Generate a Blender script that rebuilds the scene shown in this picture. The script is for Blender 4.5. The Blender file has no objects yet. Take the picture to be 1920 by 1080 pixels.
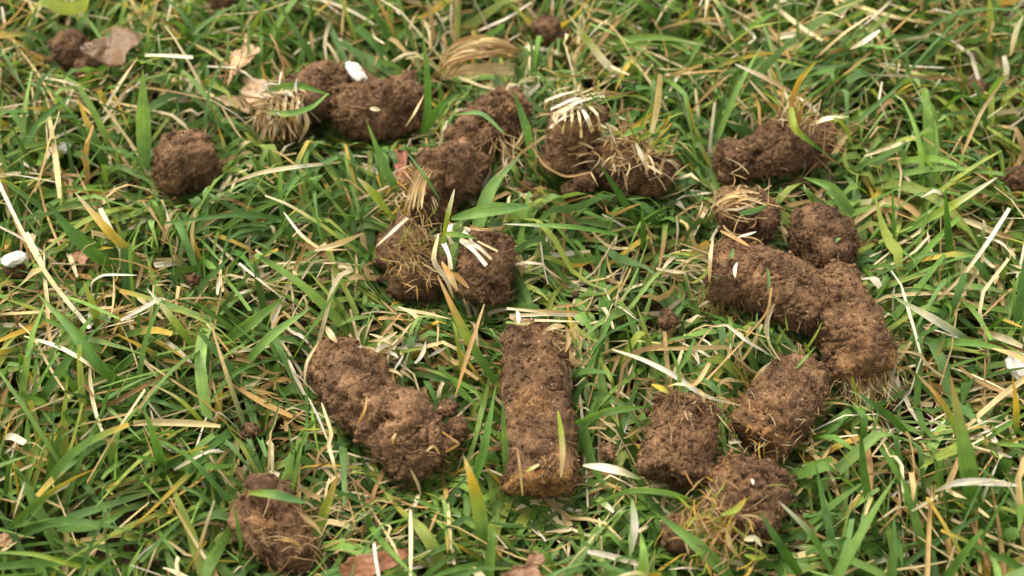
import bpy, math
import numpy as np
from mathutils import Vector

sc = bpy.context.scene
COL = sc.collection

# ------------------------------------------------------------------ camera
PITCH = math.radians(54.0); DIST = 0.36; LENS = 42.0
CAM = np.array([0.0, -DIST*math.cos(PITCH), DIST*math.sin(PITCH)])
FW = np.array([0.0, math.cos(PITCH), -math.sin(PITCH)])
UP = np.array([0.0, math.sin(PITCH), math.cos(PITCH)])
RT = np.array([1.0, 0.0, 0.0])
FPX = 1920*LENS/36.0
cd = bpy.data.cameras.new('camera'); cam = bpy.data.objects.new('camera', cd)
COL.objects.link(cam); sc.camera = cam
cam.location = CAM; cam.rotation_euler = (math.radians(90)-PITCH, 0, 0)
cd.lens = LENS; cd.sensor_width = 36; cd.clip_start = 0.005; cd.clip_end = 100
cd.dof.use_dof = True; cd.dof.focus_distance = 0.325; cd.dof.aperture_fstop = 10.0

# ------------------------------------------------------------------ light
w = bpy.data.worlds.new('World'); sc.world = w; w.use_nodes = True
nt = w.node_tree; nt.nodes.clear()
sky = nt.nodes.new('ShaderNodeTexSky'); sky.sky_type = 'NISHITA'; sky.sun_disc = False
SUN_EL = math.radians(58); SUN_ROT = math.radians(-35)
sky.sun_elevation = SUN_EL; sky.sun_rotation = SUN_ROT
sky.air_density = 1.0; sky.dust_density = 3.0
hs = nt.nodes.new('ShaderNodeHueSaturation'); hs.inputs['Saturation'].default_value = 0.22
bg = nt.nodes.new('ShaderNodeBackground'); bg.inputs['Strength'].default_value = 0.15
ow = nt.nodes.new('ShaderNodeOutputWorld')
wb = nt.nodes.new('ShaderNodeMix'); wb.data_type = 'RGBA'; wb.blend_type = 'MULTIPLY'; wb.inputs[0].default_value = 1.0
wb.inputs[7].default_value = (1.05, 1.0, 0.89, 1)      # warm white balance of the photograph
nt.links.new(sky.outputs[0], hs.inputs['Color']); nt.links.new(hs.outputs[0], wb.inputs[6]); nt.links.new(wb.outputs[2], bg.inputs['Color'])
nt.links.new(bg.outputs[0], ow.inputs['Surface'])
sd = bpy.data.lights.new('sun', 'SUN'); sd.energy = 1.0; sd.angle = math.radians(30)
sd.color = (1.0, 0.95, 0.87)
sun = bpy.data.objects.new('sun', sd); COL.objects.link(sun)
# sun direction: sky rotation is measured clockwise from +Y
sdir = Vector((math.sin(SUN_ROT)*math.cos(SUN_EL), math.cos(SUN_ROT)*math.cos(SUN_EL), math.sin(SUN_EL)))
sun.rotation_euler = sdir.to_track_quat('Z', 'Y').to_euler()
sc.view_settings.view_transform = 'Standard'; sc.view_settings.look = 'None'
sc.view_settings.gamma = 1.0; sc.view_settings.use_curve_mapping = False
sc.view_settings.exposure = 1.66
sc.render.engine = 'CYCLES'

# ------------------------------------------------------------------ helpers
def at(px, py, z):
    r = FW + RT*((px-960)/FPX) + UP*((540-py)/FPX)
    t = (z-CAM[2])/r[2]
    return CAM + r*t
def pxsize(P):            # metres per photo pixel at P
    return float(np.dot(np.asarray(P)-CAM, FW))/FPX

_rs = np.random.RandomState(7)
PERM = _rs.permutation(256).astype(np.int32); PERM = np.concatenate([PERM, PERM])
GR = _rs.normal(size=(256, 3)); GR /= np.linalg.norm(GR, axis=1)[:, None]
RND3 = _rs.rand(256, 3)
def _h(i, j, k): return PERM[PERM[PERM[i & 255] + (j & 255)] + (k & 255)]
def perlin(P):
    P = np.asarray(P, dtype=np.float64); F = np.floor(P).astype(np.int32); f = P-F
    u = f*f*f*(f*(f*6-15)+10); out = 0
    for a in (0, 1):
        for b in (0, 1):
            for c in (0, 1):
                g = GR[_h(F[:, 0]+a, F[:, 1]+b, F[:, 2]+c)]
                d = g[:, 0]*(f[:, 0]-a)+g[:, 1]*(f[:, 1]-b)+g[:, 2]*(f[:, 2]-c)
                wgt = (u[:, 0] if a else 1-u[:, 0])*(u[:, 1] if b else 1-u[:, 1])*(u[:, 2] if c else 1-u[:, 2])
                out = out + d*wgt
    return out*1.6
def fbm(P, o=3):
    s = 0; a = 1
    for k in range(o):
        s = s + a*perlin(P*(2.03**k)+k*17.3); a *= 0.5
    return s
def worley(P):
    F = np.floor(P).astype(np.int32); f = P-F; best = np.full(len(P), 9.0)
    for a in (-1, 0, 1):
        for b in (-1, 0, 1):
            for c in (-1, 0, 1):
                r = RND3[_h(F[:, 0]+a, F[:, 1]+b, F[:, 2]+c)]
                d = (r[:, 0]+a-f[:, 0])**2+(r[:, 1]+b-f[:, 1])**2+(r[:, 2]+c-f[:, 2])**2
                best = np.minimum(best, d)
    return np.sqrt(best)

def mesh(name, V, Fq, mat, parent=None, loc=None, col=None, uv=None, smooth=True, kind=None, label=None, attrs=None):
    """V (n,3) world coordinates; Fq (m,3|4) faces."""
    V = np.asarray(V, dtype=np.float64)
    if parent is not None: off = np.array(parent.location)
    elif loc is not None: off = np.asarray(loc, dtype=float)
    else: off = np.zeros(3)
    V = V - off
    me = bpy.data.meshes.new(name)
    Fq = np.asarray(Fq, dtype=np.int32); m, k = Fq.shape
    me.vertices.add(len(V)); me.vertices.foreach_set('co', V.astype(np.float32).ravel())
    me.loops.add(m*k); me.loops.foreach_set('vertex_index', Fq.ravel())
    me.polygons.add(m)
    me.polygons.foreach_set('loop_start', np.arange(0, m*k, k, dtype=np.int32))
    if smooth: me.polygons.foreach_set('use_smooth', np.ones(m, dtype=bool))
    if col is not None:
        at_ = me.color_attributes.new('tint', 'FLOAT_COLOR', 'POINT')
        c4 = np.ones((len(V), 4), dtype=np.float32); c4[:, :np.shape(col)[1]] = col
        at_.data.foreach_set('color', c4.ravel())
    if uv is not None:
        ul = me.uv_layers.new(name='UVMap')
        ul.data.foreach_set('uv', np.asarray(uv, dtype=np.float32)[Fq.ravel()].ravel())
    me.update(calc_edges=True); me.validate()
    if mat: me.materials.append(mat)
    o = bpy.data.objects.new(name, me); COL.objects.link(o)
    if parent is not None: o.parent = parent
    else: o.location = off
    if kind: o['kind'] = kind
    if label: o['label'] = label
    return o
def tag(o, label=None, cat=None, group=None, kind=None):
    if label: o['label'] = label
    if cat: o['category'] = cat
    if group: o['group'] = group
    if kind: o['kind'] = kind
    return o
def empty(name, loc):
    o = bpy.data.objects.new(name, None); COL.objects.link(o); o.location = loc
    o.empty_display_size = 0.01
    return o

# ------------------------------------------------------------------ materials
class NT:
    def __init__(s, name):
        s.m = bpy.data.materials.new(name); s.m.use_nodes = True; s.t = s.m.node_tree; s.t.nodes.clear()
        s.out = s.n('OutputMaterial')
    def n(s, typ, **kw):
        nd = s.t.nodes.new('ShaderNode'+typ)
        for k, v in kw.items():
            if hasattr(nd, k) and not k[0].isupper(): setattr(nd, k, v)
        return nd
    def l(s, a, b): s.t.links.new(a, b)
    def noise(s, vec, scale, detail=4, rough=0.6):
        n = s.n('TexNoise'); n.inputs['Scale'].default_value = scale; n.inputs['Detail'].default_value = detail
        n.inputs['Roughness'].default_value = rough; s.l(vec, n.inputs['Vector']); return n.outputs['Fac']
    def ramp(s, fac, stops):
        r = s.n('ValToRGB'); e = r.color_ramp.elements
        while len(e) < len(stops): e.new(0.5)
        for q, (p, c) in zip(e, stops): q.position = p; q.color = (*c, 1) if len(c) == 3 else c
        s.l(fac, r.inputs[0]); return r.outputs[0]
    def mix(s, fac, a, b, mode='MIX'):
        m = s.n('Mix'); m.data_type = 'RGBA'; m.blend_type = mode
        for v, i in ((fac, 0), (a, 6), (b, 7)):
            if hasattr(v, 'links'): s.l(v, m.inputs[i])
            elif isinstance(v, tuple): m.inputs[i].default_value = (*v, 1)
            else: m.inputs[i].default_value = v
        return m.outputs[2]

def soil_mat(name, base=(0.164, 0.090, 0.046), dark=(0.070, 0.036, 0.018), lite=(0.290, 0.170, 0.086), bump=1.0, tint=True):
    s = NT(name); tc = s.n('TexCoord').outputs['Object']
    a = s.noise(tc, 260, 5, 0.65); b = s.noise(tc, 900, 4, 0.7); c = s.noise(tc, 2600, 3, 0.7)
    col = s.ramp(a, [(0.32, dark), (0.52, base), (0.74, lite)])
    g = s.ramp(b, [(0.30, (0.45, 0.42, 0.40)), (0.52, (1, 1, 1)), (0.74, (1.55, 1.5, 1.35))])
    if tint:
        at_ = s.n('Attribute'); at_.attribute_name = 'tint'; mr = s.n('MapRange'); s.l(at_.outputs['Alpha'], mr.inputs[0])
        mr.inputs[3].default_value = 0.5; mr.inputs[4].default_value = 1.0; rgh = mr.outputs[0]
    else: rgh = 1.0
    col = s.mix(rgh, col, g, 'MULTIPLY')
    g2 = s.ramp(c, [(0.34, (0.35, 0.32, 0.30)), (0.5, (1, 1, 1)), (0.66, (1.75, 1.65, 1.45))])
    col = s.mix(rgh, col, g2, 'MULTIPLY')
    v = s.n('TexVoronoi'); v.inputs['Scale'].default_value = 620; s.l(tc, v.inputs['Vector'])
    spk = s.ramp(v.outputs['Distance'], [(0.0, (1, 1, 1)), (0.13, (0.9, 0.9, 0.9)), (0.2, (0, 0, 0))])
    rare = s.ramp(s.noise(tc, 420, 2), [(0.56, (0, 0, 0)), (0.62, (1, 1, 1))])
    spk = s.mix(1.0, spk, rare, 'MULTIPLY')
    col = s.mix(spk, col, (0.50, 0.36, 0.20))
    if tint:
        col = s.mix(1.0, col, at_.outputs['Color'], 'MULTIPLY')
    p = s.n('BsdfPrincipled'); s.l(col, p.inputs['Base Color']); p.inputs['Roughness'].default_value = 0.82
    p.inputs['Specular IOR Level'].default_value = 0.25
    ad = s.n('Math'); ad.operation = 'ADD'; s.l(b, ad.inputs[0]); s.l(c, ad.inputs[1])
    bm = s.n('Bump'); bm.inputs['Strength'].default_value = 1.0*bump; bm.inputs['Distance'].default_value = 0.0009
    if tint: s.l(rgh, bm.inputs['Strength'])
    s.l(ad.outputs[0], bm.inputs['Height']); s.l(bm.outputs[0], p.inputs['Normal'])
    s.l(p.outputs[0], s.out.inputs[0]); return s.m

def blade_mat(name, trans=0.35, rough=0.5, vein=0.38, spec=0.32):
    s = NT(name); at_ = s.n('Attribute'); at_.attribute_name = 'tint'
    uv = s.n('UVMap').outputs[0]; tc = s.n('TexCoord').outputs['Object']
    sx = s.n('SeparateXYZ'); s.l(uv, sx.inputs[0])
    mp = s.n('Mapping'); s.l(uv, mp.inputs['Vector']); mp.inputs['Scale'].default_value = (9, 0.35, 1)
    vn = s.noise(mp.outputs[0], 3.0, 3, 0.6)
    vc = s.ramp(vn, [(0.3, (1-vein, 1-vein, 1-vein*0.9)), (0.55, (1, 1, 1)), (0.75, (1+vein, 1+vein, 1+vein*0.8))])
    col = s.mix(1.0, at_.outputs['Color'], vc, 'MULTIPLY')
    bl = s.noise(tc, 240, 3, 0.6)
    bc = s.ramp(bl, [(0.3, (0.78, 0.80, 0.85)), (0.5, (1, 1, 1)), (0.72, (1.25, 1.18, 1.0))])
    col = s.mix(1.0, col, bc, 'MULTIPLY')
    p = s.n('BsdfPrincipled'); s.l(col, p.inputs['Base Color']); p.inputs['Roughness'].default_value = rough
    p.inputs['Specular IOR Level'].default_value = spec
    bm = s.n('Bump'); bm.inputs['Strength'].default_value = 0.5; bm.inputs['Distance'].default_value = 0.0003
    s.l(vn, bm.inputs['Height']); s.l(bm.outputs[0], p.inputs['Normal'])
    tr = s.n('BsdfTranslucent'); tcol = s.mix(1.0, col, (1.25, 1.2, 0.6), 'MULTIPLY'); s.l(tcol, tr.inputs['Color'])
    mx = s.n('MixShader'); mx.inputs[0].default_value = trans
    s.l(p.outputs[0], mx.inputs[1]); s.l(tr.outputs[0], mx.inputs[2]); s.l(mx.outputs[0], s.out.inputs[0])
    return s.m

M_SOIL = soil_mat('core_soil')
M_GROUND = soil_mat('lawn_soil', base=(0.075, 0.043, 0.026), dark=(0.03, 0.018, 0.011), lite=(0.14, 0.088, 0.05), tint=False)
M_BLADE = blade_mat('green_blade')
M_STRAW = blade_mat('dry_straw', trans=0.22, rough=0.6, vein=0.28, spec=0.25)
M_ROOT = blade_mat('root_fibre', trans=0.1, rough=0.75, vein=0.1, spec=0.15)
def leaf_mat():
    s = NT('dead_leaf'); at_ = s.n('Attribute'); at_.attribute_name = 'tint'; tc = s.n('TexCoord').outputs['Object']
    a = s.noise(tc, 160, 4, 0.65); c = s.ramp(a, [(0.3, (0.6, 0.55, 0.5)), (0.5, (1, 1, 1)), (0.7, (1.2, 1.15, 1.1))])
    b = s.noise(tc, 700, 3, 0.6); d = s.ramp(b, [(0.34, (0.5, 0.4, 0.35)), (0.44, (1, 1, 1))])
    col = s.mix(1.0, at_.outputs['Color'], c, 'MULTIPLY'); col = s.mix(0.7, col, d, 'MULTIPLY')
    p = s.n('BsdfPrincipled'); s.l(col, p.inputs['Base Color']); p.inputs['Roughness'].default_value = 0.55
    bm = s.n('Bump'); bm.inputs['Strength'].default_value = 0.6; bm.inputs['Distance'].default_value = 0.0006
    s.l(a, bm.inputs['Height']); s.l(bm.outputs[0], p.inputs['Normal'])
    tr = s.n('BsdfTranslucent'); s.l(col, tr.inputs['Color']); mx = s.n('MixShader'); mx.inputs[0].default_value = 0.15
    s.l(p.outputs[0], mx.inputs[1]); s.l(tr.outputs[0], mx.inputs[2]); s.l(mx.outputs[0], s.out.inputs[0]); return s.m
M_LEAF = leaf_mat()
def stone_mat():
    s = NT('chalky_stone'); tc = s.n('TexCoord').outputs['Object']
    a = s.noise(tc, 300, 5, 0.6); col = s.ramp(a, [(0.3, (0.22, 0.17, 0.12)), (0.45, (0.50, 0.46, 0.40)), (0.7, (0.62, 0.60, 0.56))])
    p = s.n('BsdfPrincipled'); s.l(col, p.inputs['Base Color']); p.inputs['Roughness'].default_value = 0.7
    bm = s.n('Bump'); bm.inputs['Strength'].default_value = 0.5; bm.inputs['Distance'].default_value = 0.0005
    s.l(a, bm.inputs['Height']); s.l(bm.outputs[0], p.inputs['Normal']); s.l(p.outputs[0], s.out.inputs[0]); return s.m
M_STONE = stone_mat()

# ------------------------------------------------------------------ soil cores: layout
# pts: (photo x, photo y, height of the axis in mm, radius in photo px)
CORES = [
 dict(k='clod', pts=[(337,310,15,52),(360,297,15,54)], label='round lump of brown soil alone at upper left in the grass', q=0.9, seed=1),
 dict(k='core', pts=[(522,222,16,46),(560,195,17,52),(618,160,17,50)], label='soil core with a pale knot of thatch on its left end, beside the dead leaf', q=0.8, seed=2),
 dict(k='core', pts=[(655,213,16,50),(705,205,17,52),(765,188,18,54)], label='dark soil core lying sideways just right of the thatch-ended core', q=0.75, seed=3),
 dict(k='core', pts=[(955,195,18,40),(920,230,17,52),(885,262,17,44)], label='upper of two touching soil cores left of the straw-crowned plug', q=0.8, seed=4),
 dict(k='core', pts=[(872,298,18,50),(835,328,16,55),(792,372,12,46)], label='lower of two touching soil cores, its rooty lower left end by the rust red leaf', q=0.75, seed=5),
 dict(k='core', pts=[(1082,222,20,50),(1070,262,17,54),(1062,305,12,40)], label='stubby soil plug crowned with a bundle of white straw', q=0.75, seed=6),
 dict(k='core', pts=[(1140,302,15,46),(1175,312,15,52),(1222,325,15,44)], label='soil clump topped with ragged tan straw and one upright straw', q=0.8, seed=7),
 dict(k='core', pts=[(1368,302,15,44),(1430,288,16,46),(1475,270,18,58),(1535,268,16,46)], label='soil core at upper right with a yellow green tuft growing from its end', q=0.65, seed=8),
 dict(k='clod', pts=[(1385,408,16,56),(1405,404,16,58)], label='rounded soil core end wrapped with tan straw above the long core', q=0.85, seed=9),
 dict(k='clod', pts=[(1528,432,16,58),(1556,462,14,60)], label='smooth rounded soil lump touching the top of the long leaning core', q=0.85, seed=10),
 dict(k='core', pts=[(1355,508,17,62),(1430,524,17,62),(1528,572,17,60)], label='long soil core running left from the junction, a green fleck on its end', q=0.6, seed=11),
 dict(k='core', pts=[(1550,545,17,56),(1586,608,17,65),(1610,676,14,61)], label='thick soil core leaning down right from the junction, frayed tan at its lower end', q=0.78, seed=12),
 dict(k='core', pts=[(1498,704,16,62),(1463,760,16,69),(1423,824,14,63)], label='short stout soil core with ochre patches on its lower end', q=0.42, seed=13),
 dict(k='core', pts=[(1412,893,16,76),(1400,930,15,80),(1388,985,13,74)], label='soil core at lower right half covered by a ragged yellow grass tuft', q=0.45, seed=14),
 dict(k='core', pts=[(1286,768,16,62),(1274,825,15,68),(1265,885,13,68)], label='short upright soil core with a green shoot rising from its top', q=0.42, seed=15),
 dict(k='core', pts=[(1001,640,17,62),(1005,740,17,66),(1012,830,15,69),(1017,905,13,70)], label='longest straight soil core in the middle with an ochre rim at its lower end', q=0.3, seed=16, smooth=1.0),
 dict(k='core', pts=[(637,688,16,60),(668,718,17,69),(700,757,17,64),(738,792,17,71),(790,838,14,66)], label='lumpy soil core broken across its middle, lying slanted left of the longest core', q=0.8, seed=17),
 dict(k='clod', pts=[(750,470,15,50),(775,497,15,62),(805,515,13,44)], label='rounded soil clump with mossy tan roots on top left of the flat-topped core', q=0.85, seed=18),
 dict(k='core', pts=[(915,462,17,52),(912,500,16,56),(905,545,12,50)], label='flat-topped soil core with cut white straws lying on it', q=0.6, seed=19),
 dict(k='clod', pts=[(480,942,16,50),(502,978,15,65),(542,1008,13,52)], label='crumbly soil clod with a dark hollow at the lower left', q=0.9, seed=20),
]
LUMPS = [  # px, py, z mm, radius px, (sx, sy), label
 (838,768,13,22,'knobbly soil crumb just right of the broken lumpy core'),
 (856,806,11,20,'smaller soil crumb under the knobbly one beside the broken core'),
 (1250,602,10,20,'flat reddish soil crumb between the long core and the straw-topped core'),
 (1140,848,9,15,'tiny soil crumb between the longest core and the short upright core'),
 (32,508,10,20,'dark soil crumb just below the white stone at the left edge'),
 (1066,362,10,18,'small round soil crumb under the straw-crowned plug'),
 (1100,336,11,24,'soil crumb wedged between the two straw-topped plugs'),
 (1022,52,12,24,'dark soil lump near the top edge, left of a yellow blade'),
 (1050,72,10,20,'smaller dark lump touching the one near the top edge'),
 (128,94,14,34,'dark soil lump left of the brown leaf at upper left'),
 (160,122,11,28,'dark soil lump just under the brown leaf at upper left'),
 (1268,1000,8,34,'dark soil lump under the green blades left of the tufted core'),
 (1905,335,10,28,'soil lump cut by the right edge of the picture'),
 (1832,168,9,18,'small dark soil lump at upper right among the grass'),
 (1908,182,9,16,'small soil lump at the right edge near the top'),
 (486,912,18,30,'nub of soil sitting on top of the hollow clod'),
 (988,352,8,10,'tiny soil crumb in the grass right of the touching cores'),
 (470,805,9,12,'tiny dark soil crumb in the grass left of the broken core'),
 (360,525,9,12,'tiny dark soil crumb in the open grass at the left'),
 (415,8,9,30,'dark soil lump cut by the top edge of the picture'),
 (1880,22,9,14,'tiny soil lump in the top right corner'),
]
SPH = []     # spheres (x,y,z,r) along all axes, for pressing the grass down
def axis_of(c, n):
    P = []; R = []
    for (px, py, z, r) in c['pts']:
        p = at(px, py, z/1000); P.append(p); R.append(0.965*r*pxsize(p))
    P = np.array(P); R = np.array(R)
    d = np.r_[0, np.cumsum(np.linalg.norm(np.diff(P, axis=0), axis=1))]
    t = np.linspace(0, d[-1], n)
    # smooth by cubic through the points
    m = np.gradient(P, d, axis=0) if len(P) > 2 else np.repeat([(P[-1]-P[0])/d[-1]], len(P), 0)
    out = np.zeros((n, 3))
    for i, x in enumerate(t):
        k = min(max(np.searchsorted(d, x)-1, 0), len(P)-2); h = d[k+1]-d[k]; s = (x-d[k])/h
        out[i] = ((2*s**3-3*s**2+1)*P[k]+(s**3-2*s**2+s)*h*m[k]+(-2*s**3+3*s**2)*P[k+1]+(s**3-s**2)*h*m[k+1])
    rr = np.interp(t, d, R)
    ker = max(1, n//8)
    if len(P) > 2:
        pad = np.r_[np.full(ker, rr[0]), rr, np.full(ker, rr[-1])]
        rr = np.convolve(pad, np.ones(2*ker+1)/(2*ker+1), 'valid')
    return out, rr
for c in CORES:
    P, R = axis_of(c, 9)
    for p, r in zip(P, R): SPH.append((*p, r))
LUMPS = [(a, b, z+3, r*0.95, l) for (a, b, z, r, l) in LUMPS]
for (px, py, z, r, lab) in LUMPS:
    p = at(px, py, z/1000); SPH.append((*p, r*pxsize(p)))
SPH = np.array(SPH)
HOLES = [(at(900,165,0.004), 0.0085), (at(1100,552,0.004), 0.0065), (at(1715,795,0.004), 0.006)]

def top_height(xy):        # height of soil cores above the point, -1 outside
    d2 = ((xy[:, None, :]-SPH[None, :, :2])**2).sum(2)
    h = np.where(d2 < SPH[None, :, 3]**2, SPH[None, :, 2]+np.sqrt(np.maximum(SPH[None, :, 3]**2-d2, 0)), -1)
    return h.max(1)
HOLE_CLEAR = 1.7
def press(V, fac):
    """cap the height of grass points near cores (pressed down); V (n,3), fac (n,)"""
    for s in range(0, len(V), 20000):
        q = V[s:s+20000]
        d = np.sqrt(((q[:, None, :2]-SPH[None, :, :2])**2).sum(2))-SPH[None, :, 3]*0.92
        big = SPH[None, :, 3] > 0.006
        bot = np.maximum(SPH[None, :, 2]-SPH[None, :, 3], 0.003)
        cap = np.where(d < 0, bot, bot+np.maximum(d, 0)*1.5)
        cap = np.where(big, cap, np.where(d < 0, SPH[None, :, 2]-SPH[None, :, 3]*0.4, 0.006+np.maximum(d, 0)*3))
        cm = cap.min(1)
        for (h, r_) in HOLES:
            dh = np.hypot(q[:, 0]-h[0], q[:, 1]-h[1]-0.001); cm = np.minimum(cm, 0.004+np.maximum(dh-r_, 0)*1.6)
        c = cm*(0.55+0.45*fac[s:s+20000])
        z = q[:, 2]; q[:, 2] = np.where(z > c, c+(z-c)*0.03, z)
        V[s:s+20000] = q
    return V

# ------------------------------------------------------------------ ground
def ground():
    def axis(lo, hi, step, far):
        a = np.arange(lo, hi, step); g = []; x = step
        while True:
            x *= 1.35
            if (g[-1] if g else 0)+x > far: break
            g.append((g[-1] if g else 0)+x)
        g = np.array(g)
        return np.r_[(lo-g)[::-1], a, a[-1]+g]
    X = axis(-0.42, 0.42, 0.0025, 20); Y = axis(-0.3, 0.5, 0.0025, 20)
    xx, yy = np.meshgrid(X, Y); n = xx.size
    P = np.stack([xx.ravel(), yy.ravel(), np.zeros(n)], 1)
    z = 0.0018*fbm(P*60, 3)+0.0006*fbm(P*420, 2)
    for (c, r) in HOLES:
        d = np.hypot(P[:, 0]-c[0], P[:, 1]-c[1]); z -= 0.028*np.clip(1.25-d/r, 0, 1)**0.5*(d < 1.25*r)
    P[:, 2] = z
    nx = len(X); ny = len(Y); i = (np.arange(ny-1)[:, None]*nx+np.arange(nx-1)[None, :]).ravel()
    F = np.stack([i, i+1, i+nx+1, i+nx], 1)
    tag(mesh('ground', P, F, M_GROUND), 'dark brown soil under the lawn', kind='structure')
ground()

# ------------------------------------------------------------------ blades
def lin(c): return np.array([((v/255+0.055)/1.055)**2.4 if v > 10 else v/255/12.92 for v in c])
def ribbons(base, az, e0, e1, daz, L, W, roll, rng, seg=8, cup=0.18, blunt=None, twist=None, kink=None, epow=1.0):
    """vectorised blades -> V (N,S+1,3,3), t"""
    N = len(L); S = seg; t = np.linspace(0, 1, S+1)
    P = np.zeros((N, S+1, 3)); P[:, 0] = base; D = np.zeros((N, S+1, 3))
    for s in range(S+1):
        tm = t[s]
        el = e0+(e1-e0)*tm**epow; a = az+daz*tm
        if kink is not None:
            k = tm > kink[0]; el = np.where(k, kink[1], el); a = np.where(k, az+kink[2], a)
        D[:, s] = np.stack([np.cos(el)*np.cos(a), np.cos(el)*np.sin(a), np.sin(el)], 1)
        if s: P[:, s] = P[:, s-1]+(D[:, s-1]+D[:, s])*0.5*(L/S)[:, None]
    side0 = np.stack([-np.sin(az), np.cos(az), np.zeros(N)], 1)[:, None, :]*np.ones((1, S+1, 1))
    side0 -= D*(side0*D).sum(2, keepdims=True); side0 /= np.linalg.norm(side0, axis=2, keepdims=True)
    nor = np.cross(D, side0)
    r = roll[:, None]+(0 if twist is None else twist[:, None]*t[None, :])
    side = side0*np.cos(r)[..., None]+nor*np.sin(r)[..., None]
    nn = -side0*np.sin(r)[..., None]+nor*np.cos(r)[..., None]
    prof = np.minimum(1, 0.55+1.6*t)[None, :]*np.ones((N, 1))
    tip = np.clip((1-t)/0.42, 0, 1)**0.75
    b = np.zeros(N) if blunt is None else blunt
    prof = prof*(tip[None, :]*(1-b[:, None])+b[:, None])
    prof = np.maximum(prof, 0.03)
    hw = 0.5*W[:, None]*prof
    V = np.zeros((N, S+1, 3, 3))
    V[:, :, 1] = P-nn*(hw*cup*2)[..., None]
    V[:, :, 0] = P-side*hw[..., None]; V[:, :, 2] = P+side*hw[..., None]
    return V, t
def rfaces(N, S):
    i = np.arange(N)[:, None, None]*(S+1)*3+np.arange(S)[None, :, None]*3+np.arange(2)[None, None, :]
    i = i.ravel(); return np.stack([i, i+1, i+4, i+3], 1)
def ruv(N, S, rng):
    u = np.array([0, 0.5, 1.0]); uv = np.zeros((N, S+1, 3, 2))
    uv[..., 0] = u+rng.rand(N)[:, None, None]*37; uv[..., 1] = np.linspace(0, 1, S+1)[None, :, None]+rng.rand(N)[:, None, None]*11
    return uv.reshape(-1, 2)

GREENS = np.array([lin(c) for c in [(80,118,42),(92,130,50),(72,110,46),(104,140,56),(114,146,72),(88,124,62),(66,100,36),(132,150,62)]])*np.array([1.08, 1.0, 1.10])
STRAWC = np.array([lin(c) for c in [(190,164,112),(208,188,138),(172,142,92),(222,206,166),(188,152,88),(232,220,196),(146,114,72)]])*0.9
YEL = lin((190,158,62))
def grass_field(name, x0, x1, y0, y1, step, per, seed, hole=None, wmul=1.0, seg=8):
    rng = np.random.RandomState(seed)
    gx, gy = np.meshgrid(np.arange(x0, x1, step), np.arange(y0, y1, step))
    c = np.stack([gx.ravel(), gy.ravel()], 1)+(rng.rand(gx.size, 2)-0.5)*step*1.3
    if hole is not None:
        m = (c[:, 0] > hole[0]) & (c[:, 0] < hole[1]) & (c[:, 1] > hole[2]) & (c[:, 1] < hole[3]); c = c[~m]
    for (h, r) in HOLES: c = c[np.hypot(c[:, 0]-h[0], (c[:, 1]-h[1])*0.8+0.001) > r*HOLE_CLEAR]
    cnt = rng.randint(per-2, per+3, len(c)); ci = np.repeat(np.arange(len(c)), cnt); N = len(ci)
    P3 = np.c_[c, np.zeros(len(c))]
    dirf = perlin(P3*18+3.1)*math.pi*2.2         # locally combed direction
    az = dirf[ci]+rng.normal(0, 1.15, N)
    base = np.c_[c[ci]+rng.normal(0, 0.0022, (N, 2)), rng.uniform(-0.001, 0.004, N)]
    up = rng.rand(N)+0.12*(c[ci][:, 1] > 0.03)+0.05*(c[ci][:, 0] > 0.08)+0.22*(c[ci][:, 0] > 0.085)*(c[ci][:, 1] < -0.03)
    L = rng.gamma(7, 0.0046, N).clip(0.012, 0.058)
    e0 = np.radians(rng.normal(48, 16, N).clip(8, 88)); e1 = np.radians(rng.normal(-2, 26, N).clip(-45, 75))
    e1 = np.where(up > 0.70, e0-np.radians(rng.uniform(0, 22, N)), e1)
    L = np.where(up > 0.70, np.minimum(L, 0.040), L)
    W = (0.0007+rng.gamma(2.5, 0.00044, N)).clip(0.0008, 0.0042)*wmul
    daz = rng.normal(0, 0.22, N); roll = rng.normal(0, 0.45, N)
    bl = np.where(rng.rand(N) < 0.35, rng.uniform(0.3, 0.8, N), 0)
    V, t = ribbons(base, az, e0, e1, daz, L, W, roll, rng, seg, 0.2, bl, rng.normal(0, 0.5, N))
    hmax = 0.027+0.007*perlin(P3*22+9)[ci]
    z = V[..., 2]; hm = hmax[:, None, None]; z = np.where(z > hm, hm+(z-hm)*0.45, z); z = np.maximum(z, 0.0005+rng.rand(N)[:, None, None]*0.002)
    V[..., 2] = z
    S = seg; V = press(V.reshape(-1, 3), np.repeat(rng.rand(N), (S+1)*3))
    g = GREENS[rng.randint(0, len(GREENS), N)]*rng.uniform(0.75, 1.25, (N, 1))*np.array([1, 1, 1])
    patch = 0.5+0.5*perlin(P3*9+40)[ci]
    g = g*(1+0.35*(patch[:, None]-0.5)*np.array([1.0, 0.6, 0.2]))
    C = np.repeat(g[:, None, :], S+1, 1)
    C *= (0.88+0.22*t)[None, :, None]
    # pale sheath at the base, dry yellow or straw tips on some
    pb = (np.clip(1-t/0.22, 0, 1)[None, :]*(rng.rand(N) < 0.55)[:, None]*0.75)[..., None]
    C = C*(1-pb)+np.array(lin((196,190,130)))*pb
    ty = rng.rand(N); tl = rng.uniform(0.1, 0.55, N)
    tp = (np.clip((t[None, :]-(1-tl[:, None]))/0.15, 0, 1)*(ty < 0.17)[:, None])[..., None]
    tc = np.where((rng.rand(N) < 0.45)[:, None], YEL*1.05, STRAWC[rng.randint(0, len(STRAWC), N)])[:, None, :]
    C = C*(1-tp)+tc*tp
    C = np.repeat(C[:, :, None, :], 3, 2).reshape(-1, 3)
    return mesh(name, V, rfaces(N, S), M_BLADE, col=C, uv=ruv(N, S, rng), kind='stuff')
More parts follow.
